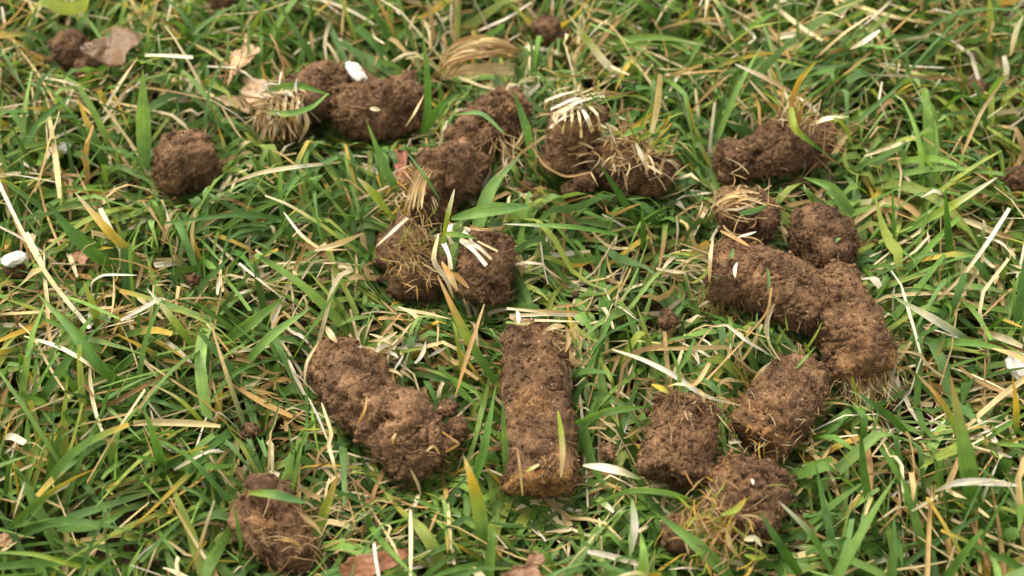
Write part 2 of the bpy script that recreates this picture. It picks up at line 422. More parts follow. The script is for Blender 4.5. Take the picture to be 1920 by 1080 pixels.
def straw_field(name, x0, x1, y0, y1, dens, seed, hole=None, wmul=1.0, seg=6):
    rng = np.random.RandomState(seed); N0 = int((x1-x0)*(y1-y0)*1e4*dens)
    b = np.c_[rng.uniform(x0, x1, N0), rng.uniform(y0, y1, N0)]
    pr = 0.55+0.6*perlin(np.c_[b, np.zeros(N0)]*13+70)+0.12*(b[:, 0] > 0.06)*(b[:, 1] > -0.02)+0.12*(b[:, 1] > 0.06)
    b = b[rng.rand(N0) < pr]
    if hole is not None:
        m = (b[:, 0] > hole[0]) & (b[:, 0] < hole[1]) & (b[:, 1] > hole[2]) & (b[:, 1] < hole[3]); b = b[~m]
    for (h, r) in HOLES: b = b[np.hypot(b[:, 0]-h[0], b[:, 1]-h[1]) > r*1.3]
    N = len(b); hgt = rng.beta(1.9, 1.9, N)*0.020+0.002
    base = np.c_[b, hgt]
    az = rng.uniform(0, 2*math.pi, N); L = rng.gamma(4, 0.0052, N).clip(0.007, 0.06)
    e0 = np.radians(rng.normal(6, 15, N)); e1 = np.radians(rng.normal(-4, 14, N))
    st = rng.rand(N) < 0.1; e0 = np.where(st, np.radians(rng.uniform(25, 75, N)), e0); e1 = np.where(st, e0-0.2, e1)
    W = (0.0004+rng.gamma(1.6, 0.00034, N)).clip(0.0004, 0.0019)*wmul
    kink = (np.where(rng.rand(N) < 0.35, rng.uniform(0.25, 0.75, N), 2.0), np.radians(rng.normal(-5, 20, N)), rng.normal(0, 0.9, N))
    V, t = ribbons(base, az, e0, e1, rng.normal(0, 0.25, N), L, W, rng.normal(0, 0.5, N), rng, seg, 0.3,
                   rng.uniform(0.45, 1.0, N), rng.normal(0, 0.9, N), kink)
    V[..., 2] = np.clip(V[..., 2], 0.001+0.003*rng.rand(N)[:, None, None], 0.032)
    S = seg; V = press(V.reshape(-1, 3), np.repeat(rng.rand(N), (S+1)*3))
    idx = rng.choice(len(STRAWC), N, p=[0.17,0.2,0.14,0.18,0.08,0.13,0.10])
    g = STRAWC[idx]*rng.uniform(0.65, 1.15, (N, 1))
    C = np.repeat(g[:, None, :], S+1, 1)
    tp = (np.clip((t[None, :]-0.5)/0.3, 0, 1)*(rng.rand(N) < 0.25)[:, None])[..., None]
    C = C*(1-tp)+(STRAWC[rng.randint(0, len(STRAWC), N)]*0.8)[:, None, :]*tp
    C = np.repeat(C[:, :, None, :], 3, 2).reshape(-1, 3)
    return mesh(name, V, rfaces(N, S), M_STRAW, col=C, uv=ruv(N, S, rng), kind='stuff')
NEAR = (-0.28, 0.28, -0.17, 0.27)
g1 = grass_field('grass', *NEAR, 0.0072, 5, 11)
tag(g1, 'short green lawn grass filling the picture round the soil cores', 'grass')
g2 = grass_field('grass', -0.6, 0.6, -0.4, 0.8, 0.0145, 6, 12, hole=NEAR, wmul=1.35, seg=5)
tag(g2, 'green lawn grass continuing beyond the edges of the picture', 'grass')
s1 = straw_field('thatch', *NEAR, 6.9, 21)
tag(s1, 'dry tan and white straw bits mixed through the green grass', 'thatch')
s2 = straw_field('thatch', -0.6, 0.6, -0.4, 0.8, 2.2, 22, hole=NEAR, wmul=1.1, seg=4)
tag(s2, 'dry straw in the lawn beyond the edges of the picture', 'thatch')

# ------------------------------------------------------------------ soil bodies
def sweep(P, R, q, nu, cap, flat=1.0):
    """rings round an axis with capped ends -> V (nr,nu,3)"""
    n = len(P); T = np.gradient(P, axis=0); T /= np.linalg.norm(T, axis=1)[:, None]
    ref = np.array([0, 0, 1.0]); A = np.cross(T, ref); A /= np.linalg.norm(A, axis=1)[:, None]; B = np.cross(A, T)
    e = (0.28+0.72*max(0, (q-0.5)/0.5)) if q > 0.5 else 0.22
    pw = 0.5+0.5*max(0, (q-0.4)/0.6)
    rings = []
    ph = np.linspace(0.02, math.pi/2, cap, endpoint=False)
    for p in ph: rings.append((P[0]-T[0]*R[0]*e*(math.cos(p)**pw), R[0]*math.sin(p)**pw, A[0], B[0]))
    for i in range(n): rings.append((P[i], R[i], A[i], B[i]))
    for p in ph[::-1]: rings.append((P[-1]+T[-1]*R[-1]*e*(math.cos(p)**pw), R[-1]*math.sin(p)**pw, A[-1], B[-1]))
    a = np.linspace(0, 2*math.pi, nu, endpoint=False)
    V = np.array([c+r*(np.cos(a)[:, None]*x+np.sin(a)[:, None]*y*flat) for (c, r, x, y) in rings])
    return V
def closed_faces(nr, nu):
    i = np.arange(nr-1)[:, None]; j = np.arange(nu)[None, :]; k = (j+1) % nu
    F = np.stack([(i*nu+j).ravel(), (i*nu+k).ravel(), ((i+1)*nu+k).ravel(), ((i+1)*nu+j).ravel()], 1)
    return F
def crumble(V, seed, amp=1.0, smooth=0.0, lump=1.0, ax=None):
    nr, nu, _ = V.shape
    du = np.roll(V, -1, 1)-np.roll(V, 1, 1); dv = np.gradient(V, axis=0)
    N = np.cross(du, dv); ln = np.linalg.norm(N, axis=2, keepdims=True); N = N/np.maximum(ln, 1e-12)
    c = V.mean((0, 1)); 
    if ((V-c)*N).sum() < 0: N = -N
    p = V.reshape(-1, 3); n = N.reshape(-1, 3); o = seed*3.77
    mask = np.clip(0.75+1.1*perlin(p/0.0085+o), 0.25, 1.5)          # crumbly versus smeared skin
    if smooth:
        sm = np.clip(0.35+1.7*perlin(p/0.012+o+5), 0, 1)
        if smooth >= 1: sm = np.maximum(sm, np.clip((p[:, 0]-c[0])/0.004-0.9+perlin(p/0.006+o), 0, 1)*(perlin(p/0.015+o+44) > -0.45))
        mask = np.clip(mask-(0.45 if smooth >= 1 else 1.0*smooth)*sm, 0.46, 1.5)
    d = 0.0021*lump*fbm(p/0.0095+o+9, 2)+0.0009*lump*perlin(p/0.018+o+3)
    v1 = np.clip(0.6+1.4*perlin(p/0.005+o+77), 0, 1.4)
    d += 0.00075*amp*mask*fbm(p/0.0032+o, 3)
    w1 = worley(p/0.0021+o+fbm(p/0.003+o, 1)[:, None]*0.4)
    d += 0.0007*amp*mask*v1*(0.55-w1)
    w2 = worley(p/0.00085+o)
    d += 0.0005*amp*mask*(0.55-w2)
    d += 0.0006*amp*(0.05+mask)*perlin(p/0.0008+o+7)
    rd = np.abs(perlin(p/0.006+o+31)); d -= 0.0011*amp*np.clip(1-rd/0.10, 0, 1)*np.clip(mask-0.4, 0, 1)  # cracks
    pit = perlin(p/0.0045+o+63); d -= 0.0016*amp*np.clip(pit-0.42, 0, 1)*2
    if ax is not None:      # cracks and ridges across the core
        ang = np.tile(np.linspace(0, 2*math.pi, nu, endpoint=False), nr); S = np.repeat(ax, nu)
        cr = perlin(np.stack([S/0.0042+0.5*perlin(p/0.006+o+90), np.cos(ang)*0.9+o, np.sin(ang)*0.9], 1))
        d -= 0.0013*np.clip(1-np.abs(cr)/0.09, 0, 1)*np.clip(mask, 0.3, 1)*(0.3+0.9*np.clip(0.5+perlin(p/0.008+o+13), 0, 1))
        d += 0.0006*cr
        em = np.clip(1-np.minimum(S-ax[0], ax[-1]-S)/0.0035, 0, 1)      # broken, chipped ends
        d += em*(0.0009*fbm(p/0.0045+o+51, 2)-0.0008*np.clip(perlin(p/0.006+o+29)*2, 0, 1))
    q = p+n*d[:, None]
    return q, n, np.clip((mask-0.1)*1.4, 0.25, 1)
def tris_crumbs(pos, nrm, rng, n, r0, r1, sub=False):
    """n tiny lumps sitting on the surface"""
    ph = (1+5**0.5)/2
    iv = np.array([(-1,ph,0),(1,ph,0),(-1,-ph,0),(1,-ph,0),(0,-1,ph),(0,1,ph),(0,-1,-ph),(0,1,-ph),(ph,0,-1),(ph,0,1),(-ph,0,-1),(-ph,0,1)])/1.902
    f = np.array([(0,11,5),(0,5,1),(0,1,7),(0,7,10),(0,10,11),(1,5,9),(5,11,4),(11,10,2),(10,7,6),(7,1,8),(3,9,4),(3,4,2),(3,2,6),(3,6,8),(3,8,9),(4,9,5),(2,4,11),(6,2,10),(8,6,7),(9,8,1)])
    # one subdivision
    vs = [tuple(v) for v in iv]; cache = {}; nf = []
    def mid(a, b):
        k = (min(a, b), max(a, b))
        if k not in cache:
            m = np.array(vs[a])+np.array(vs[b]); m /= np.linalg.norm(m); cache[k] = len(vs); vs.append(tuple(m))
        return cache[k]
    for a, b, c in f:
        x, y, z = mid(a, b), mid(b, c), mid(c, a); nf += [(a, x, z), (x, b, y), (z, y, c), (x, y, z)]
    if sub: iv = np.array(vs); f = np.array(nf)
    k = rng.randint(0, len(pos), n); r = r0+(r1-r0)*rng.rand(n)**2.5
    sc_ = rng.uniform(0.6, 1.25, (n, 1, 3)); jit = 1+0.3*rng.normal(size=(n, len(iv), 1)).clip(-1.5, 1.5)
    V = pos[k][:, None, :]+nrm[k][:, None, :]*r[:, None, None]*0.25+iv[None]*sc_*jit*r[:, None, None]
    F = f[None]+(np.arange(n)*len(iv))[:, None, None]
    return V.reshape(-1, 3), F.reshape(-1, 3)
def tint_for(p, seed, extra=None):
    o = seed*1.9
    a = 0.5+0.8*perlin(p/0.007+o); b = perlin(p/0.011+o+20)
    t = np.ones((len(p), 3))*(0.95+0.30*np.clip(a-0.5, -0.6, 0.6)+0.28*perlin(p/0.016+o+8)+0.09*math.sin(seed*2.3))[:, None]
    och = np.clip((b-0.3)*3, 0, 1)*0.3
    if extra is not None: och = np.maximum(och, extra)
    t = t*(1-och[:, None])+och[:, None]*np.array([1.75, 1.6, 1.0])
    return t
def hairs(name, parent, pos, nrm, n, rng, L=(0.002, 0.007), W=0.00016, cols=None, lift=0.35, seg=5, mat=None, kind='stuff'):
    k = rng.randint(0, len(pos), n); b = pos[k]; nn = nrm[k]
    t1 = np.cross(nn, rng.normal(size=(n, 3))); t1 /= np.linalg.norm(t1, axis=1)[:, None]
    d = t1+nn*lift*rng.rand(n)[:, None]; d /= np.linalg.norm(d, axis=1)[:, None]
    az = np.arctan2(d[:, 1], d[:, 0]); el = np.arcsin(d[:, 2].clip(-1, 1))
    l = rng.uniform(L[0], L[1], n)
    V, t = ribbons(b+nn*0.0003, az, el, el-rng.uniform(-0.6, 0.9, n), rng.normal(0, 1.1, n), l, W*rng.uniform(0.6, 1.6, n), rng.uniform(0, 3, n), rng, seg, 0.4, np.full(n, 0.5))
    pal = STRAWC*0.75 if cols is None else cols
    C = pal[rng.randint(0, len(pal), n)]*rng.uniform(0.6, 1.1, (n, 1))
    C = np.repeat(C, (seg+1)*3, 0)
    return mesh(name, V.reshape(-1, 3), rfaces(n, seg), mat or M_ROOT, parent=parent, col=C, uv=ruv(n, seg, rng), kind=kind)
ROOTC = np.array([lin(c) for c in [(176,136,90),(150,112,70),(190,158,112),(130,92,58)]])*0.8
CORE_OBJ = []
GROUP = 'soil cores pulled out of the lawn'
for ci, c in enumerate(CORES):
    rng = np.random.RandomState(100+ci)
    P0, R0 = axis_of(c, 9); Ltot = np.linalg.norm(np.diff(P0, axis=0), axis=1).sum()
    rm = R0.mean(); nu = int(min(230, 2*math.pi*rm/0.00030)); n = max(12, int(Ltot/0.00036)); cap = int(rm/0.00042)
    P, R = axis_of(c, n)
    V = sweep(P, R, c['q'], nu, cap)
    q, nn, d = crumble(V, c['seed'], amp=(0.72 if c['q'] < 0.6 else 0.95) if c['k'] == 'core' else 1.1, smooth=c.get('smooth', 0.2), lump=0.36 if c['q'] < 0.7 else (1.6 if ci in (19, 17, 4, 6) else 1.0),
                      ax=None if c['k'] == 'clod' else np.r_[np.zeros(cap), np.linspace(0, Ltot, n), np.full(cap, Ltot)])
    def hit(px, py):       # nearest surface point on the line of sight through a photo point
        dr = FW+RT*((px-960)/FPX)+UP*((540-py)/FPX); dr /= np.linalg.norm(dr); v = q-CAM; t_ = v@dr
        off = np.linalg.norm(v-t_[:, None]*dr, axis=1); return q[np.argmin(t_+1e3*(off > 0.0009))].copy()
    def dent(px, py, depth, w_):
        h = hit(px, py); dd = np.linalg.norm(q-h, axis=1); return q-nn*(depth*np.exp(-(dd/w_)**4))[:, None]
    if ci == 19:     # dark hollow in the lower left clod
        q = dent(500, 952, 0.009, 0.0038); q = dent(478, 948, 0.004, 0.002); q = dent(525, 958, 0.004, 0.0024)
    if ci == 16:     # break across the middle
        q = dent(704, 792, 0.004, 0.0014); q = dent(716, 784, 0.003, 0.0012); q = dent(694, 804, 0.003, 0.0012); q = dent(732, 778, 0.003, 0.0012); q = dent(748, 780, 0.002, 0.0011); q = dent(686, 820, 0.002, 0.001); q = dent(640, 748, 0.003, 0.0012); q = dent(668, 742, 0.002, 0.001)
    if ci == 2: q = dent(690, 150, 0.004, 0.004)
    if ci == 3: q = dent(905, 230, 0.003, 0.002)
    if ci == 7: q = dent(1425, 282, 0.003, 0.0017); q = dent(1395, 250, 0.004, 0.004)
    if ci == 9: q = dent(1580, 448, 0.003, 0.0018); q = dent(1566, 437, 0.002, 0.0014)
    if ci == 14: q = dent(1328, 765, 0.005, 0.0022)
    if ci == 11: q = dent(1570, 560, 0.002, 0.0015); q = dent(1590, 552, 0.002, 0.0015)
    q[:, 2] = np.maximum(q[:, 2], 0.001)
    base = np.array([P[:, 0].mean(), P[:, 1].mean(), 0.0])
    root = empty('soil_core' if c['k'] == 'core' else 'soil_clod', base)
    tag(root, c['label'], 'soil core' if c['k'] == 'core' else 'soil clod', GROUP)
    ext = np.zeros(len(q)); nr = V.shape[0]; ring = np.repeat(np.arange(nr), nu)
    if ci == 15: ext = np.clip((ring-(nr-cap-6))/5, 0, 1)*0.95
    if ci == 12: ext = np.clip((ring-(nr-cap-22))/14, 0, 1)*np.clip(0.45+1.3*perlin(q/0.006+4), 0, 1)
    if ci in (11, 10): ext = np.clip((ring-(nr-cap-8))/10, 0, 1)*np.clip(0.4+1.3*perlin(q/0.005+4), 0, 1)*(0.9 if ci == 11 else 0.2)
    col = tint_for(q, c['seed'], ext)
    # tint varies by noise, plus ochre ends; pits and tops are not coloured apart
    b = mesh('body', q, closed_faces(nr, nu), M_SOIL, parent=root, col=np.c_[col, d])
    rough_ = d > 0.4
    cv, cf = tris_crumbs(q[rough_], nn[rough_], rng, int(1000*rm*rm*40/0.004), 0.00016, 0.0009)
    mesh('crumbs', cv, cf, M_SOIL, parent=root, col=tint_for(cv, c['seed']), kind='stuff', smooth=False)
    hairs('root_fibres', root, q, nn, int(300*(Ltot+1.4*rm)/0.03), rng, L=(0.0012, 0.005), W=0.00012, cols=ROOTC)
    CORE_OBJ.append(dict(root=root, q=q, n=nn, rng=rng, P=P, R=R, ring=ring, nr=nr, cap=cap))
for li, (px, py, z, r, lab) in enumerate(LUMPS):
    rng = np.random.RandomState(300+li); p = at(px, py, z/1000); rr = r*pxsize(p)
    ax = rng.normal(size=3)*np.array([1, 1, 0.2]); ax /= np.linalg.norm(ax)
    P = np.array([p-ax*rr*0.3, p, p+ax*rr*0.3]); P = np.array([P[0]+(P[2]-P[0])*s for s in np.linspace(0, 1, 8)])
    V = sweep(P, np.full(8, rr*0.85), 0.9, max(24, int(2*math.pi*rr/0.0004)), max(8, int(rr/0.0005)))
    q, nn, d = crumble(V, 50+li, amp=min(1.0, rr/0.005), lump=1.0*min(1.0, rr/0.005))
    base = np.array([p[0], p[1], 0]); root = empty('soil_crumb', base)
    tag(root, lab, 'soil crumb', 'loose crumbs of soil in the grass')
    mesh('body', q, closed_faces(V.shape[0], V.shape[1]), M_SOIL, parent=root, col=tint_for(q, 50+li)*0.9)
    cv, cf = tris_crumbs(q, nn, rng, int(14+rr*9000), 0.00025, 0.0010)
    mesh('crumbs', cv, cf, M_SOIL, parent=root, col=tint_for(cv, 60+li)*0.9, kind='stuff', smooth=False)

# ------------------------------------------------------------------ hand-placed blades and straws
PAL = dict(g=(86,126,48), lg=(118,152,76), bg=(100,138,80), dg=(60,96,36), yg=(142,158,54), y=(200,166,60), o=(176,134,70),
           s=(206,182,134), t=(180,146,98), w=(226,218,200), c=(226,208,168), b=(140,104,70), gr=(186,176,150))
def spline(pts, n):
    pts = np.array(pts, dtype=float)
    if len(pts) == 2: return pts[0]+(pts[1]-pts[0])*np.linspace(0, 1, n)[:, None]
    d = np.r_[0, np.cumsum(np.linalg.norm(np.diff(pts[:, :2], axis=0), axis=1))]; m = np.gradient(pts, d, axis=0)*0.85
    out = []
    for x in np.linspace(0, d[-1], n):
        k = min(max(np.searchsorted(d, x)-1, 0), len(pts)-2); h = d[k+1]-d[k]; s = (x-d[k])/h
        out.append((2*s**3-3*s**2+1)*pts[k]+(s**3-2*s**2+s)*h*m[k]+(-2*s**3+3*s**2)*pts[k+1]+(s**3-s**2)*h*m[k+1])
    return np.array(out)
def strip(name, pts, wpx, cols, parent=None, over=False, label=None, cat=None, tilt=None, taper='tip', cup=0.2, sharp=False, seed=0, group=None, thick=False):
    """pts (photo x, photo y, z mm) from root to tip; a leaf blade with real width, curl and position"""
    rng = np.random.RandomState(int(pts[0][0]*7+pts[0][1]*13+seed) % 99991)
    n = 15
    if sharp:
        a = np.array(pts, dtype=float); d = np.r_[0, np.cumsum(np.linalg.norm(np.diff(a[:, :2], axis=0), axis=1))]
        x = np.linspace(0, d[-1], n); S = np.stack([np.interp(x, d, a[:, k]) for k in range(3)], 1)
    else: S = spline(pts, n)
    z = S[:, 2]/1000
    P = np.array([at(a, b, c) for a, b, c in zip(S[:, 0], S[:, 1], z)])
    if over:
        for _ in range(6):
            z = np.maximum(z, top_height(P[:, :2])+0.0016); P = np.array([at(a, b, c) for a, b, c in zip(S[:, 0], S[:, 1], z)])
        for _ in range(2): z[1:-1] = np.maximum(z[1:-1], (z[:-2]+z[2:])/2)
        P = np.array([at(a, b, c) for a, b, c in zip(S[:, 0], S[:, 1], z)])
    T = np.gradient(P, axis=0); T /= np.linalg.norm(T, axis=1)[:, None]
    Nf = np.array([0, -0.45, 0.9])+rng.normal(0, 0.28, 3) if tilt is None else np.array(tilt, dtype=float)
    side = np.cross(T, Nf); side /= np.linalg.norm(side, axis=1)[:, None]; nn = np.cross(side, T)
    t = np.linspace(0, 1, n)
    tw = rng.normal(0, 0.35)*t+rng.normal(0, 0.15)
    s2 = side*np.cos(tw)[:, None]+nn*np.sin(tw)[:, None]; nn = -side*np.sin(tw)[:, None]+nn*np.cos(tw)[:, None]
    if taper == 'tip': pr = np.minimum(1, 0.6+1.5*t)*np.clip((1-t)/0.5, 0.02, 1)**0.75
    elif taper == 'both': pr = np.clip(np.sin(np.pi*(0.04+0.92*t)), 0.05, 1)**0.7
    else: pr = np.ones(n)*(0.85+0.15*np.sin(6*t+rng.rand()*6))
    W = wpx*np.array([pxsize(p) for p in P])*pr*0.5
    V = np.zeros((n, 5, 3)); u = np.array([-1, -0.5, 0, 0.5, 1.0])
    for k in range(5): V[:, k] = P+s2*(W*u[k])[:, None]-nn*(W*cup*2*(1-abs(u[k])**1.5))[:, None]
    cl = [lin(PAL[x])*0.92 for x in cols]; cx = np.linspace(0, 1, len(cl)) if len(cl) > 1 else [0]
    C = np.stack([np.interp(t, cx, [q[k] for q in cl]) for k in range(3)], 1) if len(cl) > 1 else np.repeat([cl[0]], n, 0)
    C = C*rng.uniform(0.92, 1.08); C = np.repeat(C[:, None, :], 5, 1)*(1+rng.normal(0, 0.04, (n, 5, 1)))
    F = []
    for i in range(n-1):
        for k in range(4): F.append((i*5+k, i*5+k+1, (i+1)*5+k+1, (i+1)*5+k))
    uv = np.zeros((n, 5, 2)); uv[..., 0] = (u*0.5+0.5)+rng.rand()*30; uv[..., 1] = t[:, None]+rng.rand()*9
    green = cols[0] in ('g', 'lg', 'bg', 'dg', 'yg')
    o = mesh(name, V.reshape(-1, 3), F, M_BLADE if green else M_STRAW, parent=parent, loc=None if parent is not None else P[0],
             col=C.reshape(-1, 3), uv=uv.reshape(-1, 2))
    if label: tag(o, label, cat, group)
    return o
def lift(pts): return [(a, b, z*1.2+3) for a, b, z in pts]
def B(label, pts, wpx, cols, **k):
    pts = lift(pts); return strip('grass_blade', pts, wpx, cols, label=label, cat='grass blade', **k)
def ST(label, pts, wpx, cols, **k):
    pts = lift(pts); k.setdefault('taper', 'both'); return strip('straw', pts, wpx, cols, label=label, cat='straw', **k)

ST('long white straw running down from the left edge past the white stone', [(-5,338,20),(35,420,22),(62,472,22),(95,525,20),(168,615,16)], 9, 'wcsw', taper='none')
ST('tan straw crossing under the long white one near the left edge', [(50,435,20),(78,492,19),(88,560,18),(94,640,18),(120,702,16)], 8, 'wcts', taper='none')
ST('thin white straw curled like a hook left of the middle', [(172,550,18),(172,530,21),(190,517,22),(220,515,22),(257,516,20)], 5, 'sww')
B('blade with a white streak along its upper half in the open left grass', [(372,662,12),(325,600,20),(275,540,24)], 14, ['g','yg','w'])
ST('cream straw arching down right from the left edge', [(45,630,18),(110,650,21),(155,675,20),(203,712,14)], 8, 'cwco')
ST('straight pale straw slanting across the lower left grass', [(163,905,14),(215,815,21),(272,730,26)], 6, 'tsc', taper='none')
ST('white-tipped straw standing left of the hollow clod', [(362,1070,12),(382,1000,20),(402,938,28)], 7, 'tsw')
ST('short straw leaning at the far lower left', [(24,972,13),(36,935,20),(46,905,24)], 7, 'tcw')
ST('bent white stalk down the left side of the broken core', [(578,745,20),(598,785,18),(616,830,16)], 5, 'wws')
ST('kinked tan stalk beside the broken core running down to a blade', [(603,755,20),(622,812,20),(616,835,18),(626,870,17),(632,898,14)], 8, 'csco', sharp=True)
B('yellow green blade continuing below the kinked stalk', [(592,1010,8),(612,950,14),(632,893,18)], 20, ['g','yg','o'])
ST('thick bright white straw right of the longest core', [(1148,655,20),(1200,672,22),(1258,700,22),(1322,742,20),(1388,760,16)], 10, 'cwwwc')
ST('white stalk bent in a peak below the long core', [(1328,614,15),(1362,608,21),(1398,638,20),(1442,664,16)], 6, 'sww', sharp=True)
ST('hair-thin tan stem lying over the long core and down', [(1446,540,30),(1440,580,26),(1405,625,18),(1325,712,14)], 5, 'ttt', over=True, taper='none')
ST('long white straw slanting through the right-hand grass', [(1758,562,14),(1800,522,20),(1842,468,24),(1893,390,28)], 8, 'csww', taper='none')
B('yellow green blade with a white broken end at the right', [(1700,432,14),(1790,382,22),(1870,332,28)], 16, ['g','yg','w'])
B('green blade with a white fleck pointing down right, right of the leaning core', [(1820,640,12),(1750,598,20),(1668,552,24)], 15, ['g','w','lg'])
ST('grey papery husk right of the lower end of the longest core', [(1093,872,16),(1130,876,18),(1165,884,18),(1202,898,14)], 17, ['gr','w','gr','g'])
B('broad blade with a yellow band and dry point, standing below the broken core', [(905,1030,10),(900,965,19),(886,905,26),(870,855,36)], 27, ['g','lg','yg','y','c'], tilt=(0.1,-0.75,0.5))
B('broad yellow green blade with a ragged cut tip left of the mossy clump', [(752,420,12),(722,388,20),(690,352,26),(670,333,28)], 30, ['g','yg','yg','s'])
B('long blade turning from orange to green between broken and longest cores', [(930,718,10),(885,648,18),(850,580,24),(820,515,26)], 17, ['g','g','yg','o','t'])
ST('thin tan straw slanting down beside the orange and green blade', [(853,745,14),(880,655,20),(908,570,24)], 8, 'otts')
B('tall bright green shoot standing right of the dark sideways core', [(790,262,8),(802,200,18),(800,130,28),(792,55,38)], 17, ['g','g','lg'])
B('side leaf of the tall shoot curling to the right', [(798,245,12),(830,195,22),(868,172,26)], 15, ['g','g','dg'])
B('broad pale green blade standing upright above the round lump', [(272,322,6),(270,270,14),(268,200,24),(268,130,32)], 27, ['bg','lg','lg'], taper='tip')
ST('pale straw arching right between round lump and touching cores', [(418,350,15),(480,326,20),(545,314,20),(640,304,15)], 8, 'scws')
ST('short bright straw lying level near the brown leaf', [(272,103,20),(315,104,22),(362,107,20)], 8, 'cww', taper='none')
ST('slanted straw below the brown leaf at upper left', [(192,212,12),(222,160,20),(258,108,26)], 8, 'wct')
ST('wide papery straw standing up from the tan-strawed clump', [(1222,250,24),(1232,200,32),(1238,140,42)], 13, 'css', taper='none')
ST('white and tan straw lying behind the upper right core', [(1500,182,14),(1440,148,20),(1378,120,24)], 9, 'tsw')
ST('tan straw slanting up right near the top right', [(1528,110,14),(1588,58,22),(1634,28,26)], 9, 'tsc')
ST('short white straw lying below the tan one at top right', [(1594,92,18),(1622,76,21),(1650,56,22)], 11, 'sww')
B('blade with yellow middle and thick white end near the top centre', [(1168,148,10),(1130,112,18),(1100,72,26),(1066,28,32)], 14, ['w','w','yg','w'])
B('second white and yellow blade beside the first near the top centre', [(1145,132,10),(1105,85,20),(1068,48,28)], 11, ['w','yg','c'])
ST('tan straw slanting behind the straw-topped clump', [(1298,206,16),(1330,172,22),(1368,140,27)], 6, 'tts')
B('tall blade with a dry brown tip at the lower right', [(1824,1040,4),(1824,930,14),(1810,850,24),(1782,705,44)], 34, ['g','g','lg','t'])
B('orange-tipped blade joining the tall one at the lower right', [(1800,840,16),(1790,800,22),(1765,752,28),(1720,702,32)], 12, ['g','yg','o','s'])
B('yellow and orange blade near the white stone at the right edge', [(1906,812,12),(1905,760,20),(1898,700,28)], 16, ['g','y','o'])
ST('broad white straw lying level at the lower right edge', [(1752,922,16),(1790,906,19),(1840,903,20),(1908,910,18)], 15, 'cwww')
B('narrow upright blade at the lower right, left of the tall one', [(1645,1010,6),(1622,900,18),(1612,790,32)], 17, ['g','g','dg'])
B('upright green blade right of the tufted core', [(1575,1075,6),(1548,960,18),(1528,865,28)], 17, ['dg','bg','g'])
B('broad blade with a white tip pressed against the tufted core', [(1568,1090,8),(1520,1000,18),(1460,940,28)], 22, ['lg','g','w'])
B('dark blade leaning in front of the tufted core', [(1508,1090,6),(1468,1030,18),(1425,960,27)], 18, ['g','dg','bg'])
B('light green blade arching over the lower end of the short upright core', [(1312,945,12),(1252,925,20),(1185,920,20),(1098,955,14)], 14, ['g','lg','lg','g'])
B('blade stained white hanging below the short upright core', [(1185,935,20),(1190,990,18),(1180,1045,14)], 15, ['lg','w','lg'], taper='both')
B('broad green blade slanting down left of the yellow tuft', [(1378,1092,10),(1305,1020,18),(1225,958,20)], 24, ['g','lg','g'])
B('curved green blade lying level in the lower left grass', [(105,992,14),(175,985,18),(215,970,19),(245,950,16)], 18, ['g','lg','g'])
B('long thin blade along the bottom left', [(-10,1035,16),(70,1040,19),(150,1062,17),(240,1062,12)], 10, ['lg','yg','g'], taper='both')
B('broad upright blade in the middle of the lower left grass', [(313,930,6),(298,850,18),(270,765,30)], 24, ['dg','g','lg'])
B('pale blue green leaf blade lying on the hollow clod', [(466,924,26),(510,926,28),(572,942,24)], 17, ['yg','bg','bg'], over=True, taper='both')
B('dark green blade standing against the hollow clod', [(450,1062,6),(450,1010,18),(436,940,30)], 14, ['g','g','lg'])
B('long broad blade slanting down right in the left grass', [(232,725,10),(187,687,18),(133,617,22),(70,550,22)], 22, ['g','g','lg'])
B('broad green blade above the hooked straw', [(215,508,10),(147,450,20),(88,378,26)], 24, ['g','g','dg'])
B('blade pointing up right toward the mossy clump', [(420,642,10),(477,600,19),(534,557,24)], 20, ['g','lg','g'])
B('second blade parallel to it, nearer the broken core', [(452,692,10),(500,637,19),(582,577,24)], 20, ['g','lg','lg'])
B('blade with a yellow tip above the hooked straw at left', [(265,495,12),(205,435,20),(140,360,26)], 17, ['g','y','c'])
B('broad blade lying across below the two touching cores', [(885,462,10),(925,345,18),(978,288,22)], 26, ['g','lg','bg'])
B('slim blade slanting below the dark sideways core', [(752,378,8),(712,290,22),(687,226,32)], 18, ['g','bg','lg'])
B('dark blade lying over the lower side of the tan-strawed clump', [(1196,420,8),(1156,356,20),(1122,305,30)], 16, ['g','dg','dg'], over=True)
B('wide light blade curving right below the upper right core', [(1600,402,12),(1556,350,20),(1505,332,18)], 19, ['bg','lg','g'])
B('broad pale blade lying level above the flat-topped core', [(845,410,22),(905,396,24),(990,386,20)], 24, ['g','lg','bg'], taper='both')
B('level blade with a white left end right of the flat-topped core', [(1160,440,12),(1080,426,19),(1000,422,21),(942,420,21)], 12, ['g','g','lg','w'])
B('short dark upright blade left of the straw-wrapped core end', [(1206,470,8),(1206,430,16),(1203,385,25)], 14, ['g','dg','g'])
B('pale green blade standing just right of the upper touching core', [(1000,300,10),(985,235,24),(962,170,32)], 17, ['g','bg','g'])
B('slim blade standing against the longest core on its left', [(950,905,8),(946,820,18),(942,745,28)], 12, ['g','lg','bg'])
B('long blade curving up past the left side of the longest core', [(880,930,8),(905,850,18),(930,720,28)], 17, ['g','g','lg'])
B('level light blade between longest and short upright cores', [(1078,795,14),(1140,772,20),(1215,762,20)], 17, ['g','lg','g'])
B('slanted dark blade below the leaning core at right', [(1700,810,8),(1660,775,15),(1605,735,20)], 15, ['g','dg','bg'])
B('tall blade rising past the tip of the long leaning core', [(1678,470,8),(1675,400,20),(1672,320,34)], 15, ['g','g','lg'])
B('blade standing tall in the right-hand grass by the white straw', [(1786,520,8),(1778,440,20),(1772,350,34)], 14, ['g','dg','g'])
